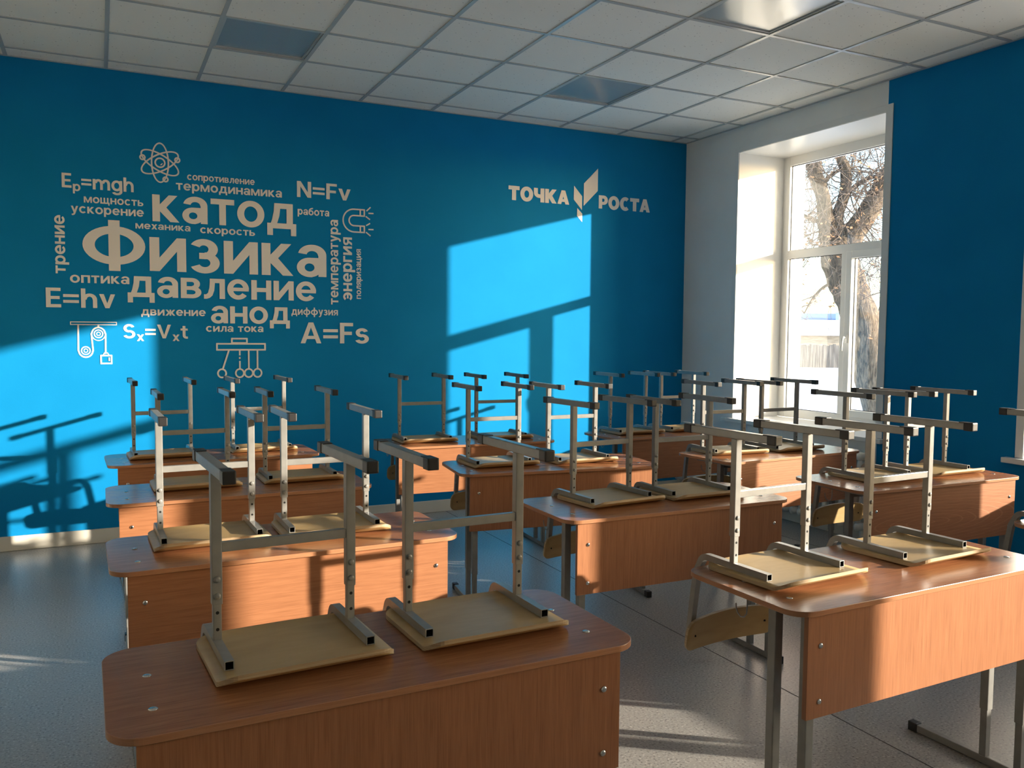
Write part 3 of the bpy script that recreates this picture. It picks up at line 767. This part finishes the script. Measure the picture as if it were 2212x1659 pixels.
DESKS = [  # x, y, turn, panel grain, row phrase
 (0.592, 1.942, 0.9, 'panel_v', 'large school desk filling the lower front of the photo, first of the inner row'),
 (0.608, 3.135, 1.15, 'panel_h', 'school desk with a chair shadow across its sunlit front, second of the inner row'),
 (0.610, 4.268, 0.0, 'panel_h', 'third desk of the inner row, sunlit at one end of its front panel'),
 (0.617, 5.428, 2.0, 'panel_h', 'last desk of the inner row, closest to the bright slanted sun patch with chair shadows'),
 (2.295, 1.954, 1.59, 'panel_v', 'desk with a broad sunlit front panel and hook, first of the middle row'),
 (2.291, 3.175, -0.42, 'panel_v', 'desk with a narrow upright sun stripe on its front, second of the middle row'),
 (2.351, 4.306, -7.5, 'panel_v', 'slightly turned desk third in the middle row, sunlit patch at its window end'),
 (2.315, 5.482, -3.5, 'panel_h', 'last desk of the middle row, sunlit front before the blue wall'),
 (3.952, 1.954, 0.5, 'panel_v', 'first desk of the window row, only a glaring corner of its top showing'),
 (3.931, 3.142, -1.0, 'panel_c', 'second desk of the window row with wavy grain lit on its front'),
 (3.926, 4.185, 4.0, 'panel_c', 'third desk of the window row with pointed grain on its sunlit front'),
 (3.925, 5.355, 2.6, 'panel_h', 'last desk of the window row in shade by the white corner wall'),
]
protos = {}
for x, y, a, pnl, lb in DESKS:
    hooks = x > 1.5
    if (pnl, hooks) in protos:
        o = copy_tree(protos[pnl, hooks])
    else:
        o = protos[pnl, hooks] = make_desk(pnl, hooks)
    o.location = (x, y, 0); o.rotation_euler = (0, 0, R(a))
    tag(o, lb, 'school desk', 'school desks in three rows')

# ------------------------------------------------------------------ classroom chair, upside down (z = 0 is the desk top)
def make_chair():
    rt = thing('classroom_chair')
    # seat: moulded ply with a rolled front lip, lying on its face
    b = MB()
    rows_t, rows_b = [], []
    th = 0.011
    def zp(v, u):
        z = 0.0012
        if v < -0.205:
            q = (-0.205 - v) / 0.068
            z += 0.024 * q * q
        if v > 0.02:
            q = (v - 0.02) / 0.045
            z += 0.004 * q * q
        return z + 0.0022 * (1 - (u / 0.200) ** 2) * max(0.0, 1 - abs(v + 0.08) / 0.16)
    N = 14
    for v, hw in slab_rows(0.200, -0.275, 0.070, 0.046, 8):
        rt_, rb_ = [], []
        for k in range(N + 1):
            u = hw * (2 * k / N - 1)
            vv = v + (0.009 * (1 - (u / 0.200) ** 2) if v > -0.1 else 0.0)
            rb_.append(b.bm.verts.new((u, vv, zp(v, u)))); rt_.append(b.bm.verts.new((u, vv, zp(v, u) + th)))
        rows_t.append(rt_); rows_b.append(rb_)
    for i in range(len(rows_t) - 1):
        for k in range(N):
            b.face([rows_t[i][k], rows_t[i][k + 1], rows_t[i + 1][k + 1], rows_t[i + 1][k]], 'ply', True)
            b.face([rows_b[i][k], rows_b[i + 1][k], rows_b[i + 1][k + 1], rows_b[i][k + 1]], 'ply', True)
        for k in (0, N):
            b.face([rows_t[i][k], rows_t[i + 1][k], rows_b[i + 1][k], rows_b[i][k]], 'plyedge')
    for i in (0, len(rows_t) - 1):
        for k in range(N): b.face([rows_t[i][k], rows_t[i][k + 1], rows_b[i][k + 1], rows_b[i][k]], 'plyedge')
    b.build('seat', rt)
    # backrest: bowed ply hanging behind the desk edge
    b = MB()
    N = 16; FR, BK = [], []
    for v, hw in slab_rows(0.206, -0.058, 0.058, 0.036, 6):
        f_, k_ = [], []
        for k in range(N + 1):
            u = hw * (2 * k / N - 1)
            bow = 0.022 * (1 - (u / 0.206) ** 2)
            z = -0.258 + v * (1.0 - 0.12 * (u / 0.206) ** 2) + 0.008 * (1 - (u / 0.206) ** 2)
            y = 0.131 + bow - 0.17 * (z + 0.258)
            f_.append(b.bm.verts.new((u, y, z))); k_.append(b.bm.verts.new((u, y + 0.009, z + 0.002)))
        FR.append(f_); BK.append(k_)
    for i in range(len(FR) - 1):
        for k in range(N):
            b.face([FR[i][k], FR[i][k + 1], FR[i + 1][k + 1], FR[i + 1][k]], 'ply', True)
            b.face([BK[i][k], BK[i + 1][k], BK[i + 1][k + 1], BK[i][k + 1]], 'ply', True)
        for k in (0, N): b.face([FR[i][k], FR[i + 1][k], BK[i + 1][k], BK[i][k]], 'plyedge')
    for i in (0, len(FR) - 1):
        for k in range(N): b.face([FR[i][k], FR[i][k + 1], BK[i][k + 1], BK[i][k]], 'plyedge')
    br = b.build('backrest', rt)
    for sx in (-1, 1):
        b = MB(); b.cyl((sx * 0.163, 0.1405, -0.258), (0, -1, 0), 0.004, 0.006, 'hole', 10, dome=True); b.build('screw', br)
    for sx in (-1, 1):
        xx = sx * 0.163
        # seat rail: hollow square tube, curling down over the desk edge to carry the backrest
        b = MB()
        zc, h = 0.0262, 0.0105
        pts = [(xx, -0.182, zc), (xx, -0.06, zc), (xx, 0.05, zc + 0.001), (xx, 0.080, zc + 0.001)]
        rad = 0.036; cy, cz_ = 0.082, zc + 0.001 - rad
        for k in range(1, 9):
            a = R(90 - 64 * k / 8); pts.append((xx, cy + rad * math.cos(a), cz_ + rad * math.sin(a)))
        pts += [(xx, 0.133, -0.030), (xx, 0.141, -0.075), (xx, 0.149, -0.13), (xx, 0.158, -0.20), (xx, 0.172, -0.295)]
        rows = b.sweep(pts, (h, h), 'metal', cap=False)
        b.face(rows[-1], 'metal')
        # open mouth with wall thickness; shade inside painted as near-black faces
        e0 = rows[0]; inn = [b.bm.verts.new((xx + a * (h - 0.002), -0.182, zc + c * (h - 0.002))) for a, c in ((-1, 1), (1, 1), (1, -1), (-1, -1))]
        oc = sorted(e0, key=lambda q: math.atan2(q.co.z - zc, q.co.x - xx)); ic = sorted(inn, key=lambda q: math.atan2(q.co.z - zc, q.co.x - xx))
        deep = [b.bm.verts.new((q.co.x, -0.13, q.co.z)) for q in ic]
        for k in range(4):
            b.face([oc[k], oc[(k + 1) % 4], ic[(k + 1) % 4], ic[k]], 'metal')
            b.face([ic[k], ic[(k + 1) % 4], deep[(k + 1) % 4], deep[k]], 'hole')
        b.face(deep, 'hole')
        b.build('seat_rail', rt, fix=True)
        # leg: wide outer sleeve above, narrow punched tube below, black discs for the dark of its holes
        xp, vp = sx * 0.162, -0.030
        b = MB(); b.box(xp - 0.0120, xp + 0.0120, vp - 0.0120, vp + 0.0120, 0.121, 0.4335, 'metal', 0.0025)
        lg = b.build('leg', rt)
        for z in (0.142, 0.182):
            b = MB(); b.cyl((xp, vp - 0.0120, z), (0, -1, 0), 0.0078, 0.0055, 'metal', 16, dome=True)
            b.build('bolt', lg)
        b = MB(); b.box(xp - 0.0096, xp + 0.0096, vp - 0.0096, vp + 0.0096, 0.0355, 0.13, 'metal', 0.002)
        for z in (0.062, 0.102):
            for sg in (-1, 1): b.cyl((xp, vp + sg * 0.0095, z), (0, sg, 0), 0.0040, 0.0005, 'hole', 12)
        b.build('inner_tube', lg)
        # foot bar with plastic caps
        b = MB(); b.box(xp - 0.0125, xp + 0.0125, -0.172, 0.172, 0.4332, 0.4582, 'metal', 0.0025)
        fb = b.build('foot_bar', rt)
        for sg in (-1, 1):
            ya, yb = sorted((sg * 0.168, sg * 0.2035))
            b = MB(); b.box(xp - 0.0148, xp + 0.0148, ya, yb, 0.4308, 0.4606, 'black', 0.0035)
            ya, yb = sorted((sg * 0.150, sg * 0.170)); b.box(xp - 0.0128, xp + 0.0128, ya, yb, 0.4575, 0.4606, 'black', 0.001)
            b.build('end_cap', fb)
    b = MB(); b.box(-0.1505, 0.1505, -0.0395, -0.0215, 0.2445, 0.2675, 'metal', 0.002); b.build('crossbar', rt)
    return rt

CHAIRS = [  # x, y, turn in radians, label
 (0.395, 2.095, .057, 'big upturned chair on the first inner-row desk, its legs before the sunlit front panel behind'),
 (0.870, 2.098, .033, 'upturned chair on the first inner-row desk, seat at the window end of the top'),
 (0.346, 3.326, .029, 'upturned chair with a cut-off shadow on its seat, second inner-row desk, inner end'),
 (0.789, 3.314, .007, 'upturned chair with sunlit pale legs, second inner-row desk, window end'),
 (0.409, 4.483, .026, 'upturned chair in shade with dark caps, third inner-row desk, inner end'),
 (0.918, 4.481, .008, 'upturned chair in shade, third inner-row desk, window end'),
 (0.333, 5.582, .046, 'upturned chair standing against the bright slanted sun patch, last inner-row desk'),
 (0.914, 5.642, .044, 'upturned chair with glowing seat edge below the pendulum symbol, last inner-row desk'),
 (1.965, 2.116, .066, 'upturned chair on the first middle-row desk, end nearer the bag hook'),
 (2.569, 2.122, .056, 'upturned chair on the first middle-row desk, window end'),
 (2.080, 3.342, .090, 'upturned chair on the second middle-row desk, inner end'),
 (2.530, 3.324, .007, 'upturned chair on the second middle-row desk, window end'),
 (2.071, 4.513, -.019, 'upturned chair on the third middle-row desk, inner end'),
 (2.563, 4.450, -.006, 'upturned chair with sunlit legs and seat on the third middle-row desk, window end'),
 (2.036, 5.651, -.044, 'upturned chair before the dark blue wall, last middle-row desk, inner end'),
 (2.606, 5.614, -.055, 'upturned chair silhouetted on the upright bright wall patch, last middle-row desk'),
 (3.610, 2.108, .010, 'upturned chair of the first window-row desk, only the end of a foot bar showing'),
 (3.747, 3.302, .029, 'upturned chair on the second window-row desk, inner end, before the window'),
 (4.216, 3.291, .013, 'upturned chair on the second window-row desk, window end, before the blue pier'),
 (3.654, 4.362, -.057, 'upturned chair with sunlit orange seat edge on the third window-row desk, inner end'),
 (4.118, 4.352, .041, 'upturned chair against the bright window reveal, third window-row desk, window end'),
 (3.670, 5.500, -.002, 'upturned chair before the dark blue wall, last window-row desk, inner end'),
 (4.153, 5.519, .016, 'upturned chair before the white corner wall, last window-row desk, window end'),
]
ch0 = make_chair()
for k, (x, y, a, lb) in enumerate(CHAIRS):
    o = ch0 if k == 0 else copy_tree(ch0)
    o.location = (x, y, 0.760); o.rotation_euler = (0, 0, a)
    tag(o, lb, 'chair', 'chairs upturned on the desks')

# ------------------------------------------------------------------ outdoors
random.seed(7)
b = MB()
gx = [5.84, 7, 9, 12, 16, 22, 30, 40, 55, 75, 110, 160]
gy = [-80, -50, -30, -15, -5, 2, 6, 10, 14, 18, 24, 32, 42, 60, 90, 130]
gv = [[b.bm.verts.new((x, y, -0.30 + (random.uniform(-.06, .06) if i else 0))) for y in gy] for i, x in enumerate(gx)]
for i in range(len(gx) - 1):
    for j in range(len(gy) - 1):
        b.face([gv[i][j], gv[i + 1][j], gv[i + 1][j + 1], gv[i][j + 1]], 'snow', True)
tag(b.build('snow_ground'), kind='structure')

def smooth(pts, n=5):
    """Catmull-Rom through (x, y, z, r)"""
    out = []
    P = [pts[0]] + list(pts) + [pts[-1]]
    for i in range(1, len(P) - 2):
        for k in range(n):
            t = k / n
            out.append(tuple(0.5 * (2 * P[i][c] + (P[i + 1][c] - P[i - 1][c]) * t + (2 * P[i - 1][c] - 5 * P[i][c] + 4 * P[i + 1][c] - P[i + 2][c]) * t * t + (3 * P[i][c] - P[i - 1][c] - 3 * P[i + 1][c] + P[i + 2][c]) * t ** 3) for c in range(4)))
    out.append(pts[-1])
    return out
tr = thing('tree', 'old forked tree with rough bark and bare twigs just outside the window', 'tree', (10.98, 9.01, -0.30))
TO = Vector((10.98, 9.01, -0.30))
def limb(name, pts, seg=14):
    b = MB()
    sp = smooth(pts)
    rr = [p[3] * random.uniform(.93, 1.07) for p in sp]
    b.tube([Vector(p[:3]) - TO for p in sp], rr, 'bark', seg)
    return b.build(name, tr)
limb('trunk', [(11.05, 8.97, -.40, .40), (10.98, 9.01, -.30, .34), (10.90, 9.08, .1, .295), (10.8, 9.15, .41, .285), (10.68, 9.24, .98, .278), (10.59, 9.33, 1.55, .271), (10.45, 9.43, 2.04, .264), (10.31, 9.53, 2.47, .264), (10.22, 9.60, 2.85, .255), (10.18, 9.62, 3.0, .2)], 20)
LIMBS = [
 [(10.2, 9.6, 2.7, .18), (10.13, 9.64, 2.95, .16), (10.08, 9.7, 3.33, .118), (10.04, 9.74, 3.67, .11), (9.95, 9.8, 3.96, .112), (9.93, 9.83, 4.18, .114), (9.86, 9.89, 4.6, .107), (9.81, 9.96, 5.4, .09), (9.7, 10.0, 6.6, .05)],
 [(10.26, 9.58, 2.75, .16), (10.24, 9.6, 3.0, .125), (10.24, 9.62, 3.33, .092), (10.32, 9.6, 3.58, .085), (10.37, 9.59, 3.84, .082), (10.36, 9.61, 4.08, .08), (10.29, 9.66, 4.28, .075), (10.21, 9.73, 4.8, .064), (10.3, 9.7, 6.2, .04)],
 [(10.26, 9.58, 2.6, .2), (10.36, 9.53, 2.95, .19), (10.57, 9.45, 3.25, .170), (10.74, 9.39, 3.54, .160), (10.91, 9.33, 3.88, .15), (11.17, 9.24, 4.4, .135), (11.44, 9.15, 5.04, .114), (11.8, 9.0, 6.2, .07)],
 [(10.42, 9.57, 3.72, .04), (10.6, 9.55, 3.86, .034), (10.8, 9.5, 3.96, .03), (11.2, 9.35, 4.02, .022), (11.7, 9.2, 4.2, .012)],
 [(10.1, 9.72, 3.25, .045), (9.95, 9.85, 3.30, .034), (9.75, 9.98, 3.42, .024), (9.5, 10.1, 3.5, .012)],
 [(10.0, 9.77, 3.75, .04), (10.15, 9.72, 3.95, .03), (10.28, 9.6, 4.05, .022), (10.5, 9.5, 4.1, .01)],
 [(10.36, 9.42, 2.35, .035), (10.1, 9.6, 2.30, .026), (9.95, 9.75, 2.12, .016), (9.85, 9.85, 1.85, .008)],
]
for p in LIMBS: limb('branch', p)
# twigs and the dry leaves left on them
tw = MB(); lf = MB()
def twig(p, d, ln, r, depth):
    p = Vector(p); d = Vector(d).normalized()
    n = 6; pts = [p.copy()]
    for k in range(n):
        d = (d + Vector((random.gauss(0, .22), random.gauss(0, .22), random.gauss(-.02, .22)))).normalized()
        p = p + d * ln / n
        pts.append(p.copy())
        if depth and k > 0:
            for _ in range(random.choice((0, 1, 1, 2))):
                twig(p, d + Vector((random.gauss(0, .8), random.gauss(0, .8), random.gauss(-.1, .7))), ln * random.uniform(.4, .7), r * .55, depth - 1)
        elif not depth and random.random() < .022:
            for _ in range(random.randint(1, 4)):
                c = p - TO + Vector((random.gauss(0, .04), random.gauss(0, .04), random.gauss(-.03, .03)))
                a = Vector((random.gauss(0, 1), random.gauss(0, 1), random.gauss(0, 1))).normalized() * random.uniform(.022, .04)
                e = a.orthogonal().normalized() * a.length * .6; m_ = a.cross(e).normalized() * .006
                v = [lf.bm.verts.new(c + q) for q in (-a, e + m_, a, -e + m_)]
                lf.face(v, 'leaf')
    tw.tube([q - TO for q in pts], [r * (1 - .12 * k) for k in range(n + 1)], 'twig', 4, cap=False)
for L_ in LIMBS[:3]:
    for q in smooth(L_, 2)[2:-1]:
        for _ in range(2):
            twig(q[:3], (random.gauss(0, 1), random.gauss(0, 1), random.gauss(.1, .6)), random.uniform(.7, 1.5), .012, 2)
for L_ in LIMBS[3:]:
    for q in smooth(L_, 2)[1:]:
        twig(q[:3], (random.gauss(0, 1), random.gauss(0, 1), random.gauss(.0, .6)), random.uniform(.5, 1.0), .010, 2)
for q in ((10.7, 9.25, 1.7), (10.6, 9.35, 2.1), (10.95, 9.2, 2.6), (11.1, 9.1, 2.2)):
    twig(q, (1, random.gauss(0, .5), random.gauss(.4, .4)), random.uniform(.9, 1.4), .012, 2)
tag(tw.build('twigs', tr, fix=False), kind='stuff')
tag(lf.build('dry_leaves', tr, fix=False), kind='stuff')

# fence, shed and house across the yard
ft = thing('board_fence', 'grey weathered board fence across the snowy yard', 'fence', (34.1, 34.5, -0.25))
fa, fb_ = Vector((-6.5, 3.2)), Vector((8.0, -3.9))
b = MB()
N = 90
dirn = (fb_ - fa) / N
ang = math.atan2(dirn.y, dirn.x)
for k in range(N):
    c = fa + dirn * (k + .5)
    b2 = bmesh.new(); bmesh.ops.create_cube(b2, size=1)
    hh = 1.26 + random.uniform(-.05, .05)
    b.add(b2, 'fence', Matrix.Translation((c.x, c.y, hh / 2 - .1)) @ Matrix.Rotation(ang, 4, 'Z') @ Matrix.Diagonal((dirn.length * .94, .03, hh + .1, 1)))
b.build('boards', ft)
b = MB()
mid = (fa + fb_) / 2
for z in (.3, .95):
    b2 = bmesh.new(); bmesh.ops.create_cube(b2, size=1)
    b.add(b2, 'fence', Matrix.Translation((mid.x, mid.y, z)) @ Matrix.Rotation(ang, 4, 'Z') @ Matrix.Translation((0, .05, 0)) @ Matrix.Diagonal(((fb_ - fa).length, .06, .09, 1)))
b.build('rail', ft)

def house(name, lb, cat, loc, rz, w_, d_, h_, rh, wall, roof, chim=None):
    t = thing(name, lb, cat, loc, rz)
    b = MB(); b.box(-w_ / 2, w_ / 2, -d_ / 2, d_ / 2, -.3, h_, wall); b.build('walls', t)
    b = MB(); e_ = .35
    P = [(-d_ / 2 - e_, h_ - .05), (0, h_ + rh), (d_ / 2 + e_, h_ - .05), (d_ / 2 + e_, h_ + .15), (0, h_ + rh + .22), (-d_ / 2 - e_, h_ + .15)]
    b.prism(P, lambda q: (-w_ / 2 - e_, q[0], q[1]), lambda q: (w_ / 2 + e_, q[0], q[1]), roof); b.build('roof', t)
    if chim:
        b = MB(); b.box(chim[0] - .45, chim[0] + .45, chim[1] - .4, chim[1] + .4, h_ + .1, h_ + rh + chim[2], 'whitewash'); b.box(chim[0] - .55, chim[0] + .55, chim[1] - .5, chim[1] + .5, h_ + rh + chim[2], h_ + rh + chim[2] + .12, 'whitewash'); b.build('chimney', t)
house('shed', 'low board shed with snowy roof behind the fence', 'shed', (42.0, 41.4, -0.25), R(-26.5), 11, 5, 1.75, .75, 'shed', 'snow')
house('house', 'house with a blue sheet roof and white chimney behind the snowy shed', 'house', (58.5, 54.6, -0.25), R(-26.5), 12, 7, 1.9, 1.5, 'whitewash', 'roofblue', (-0.2, -1.8, 0.2))
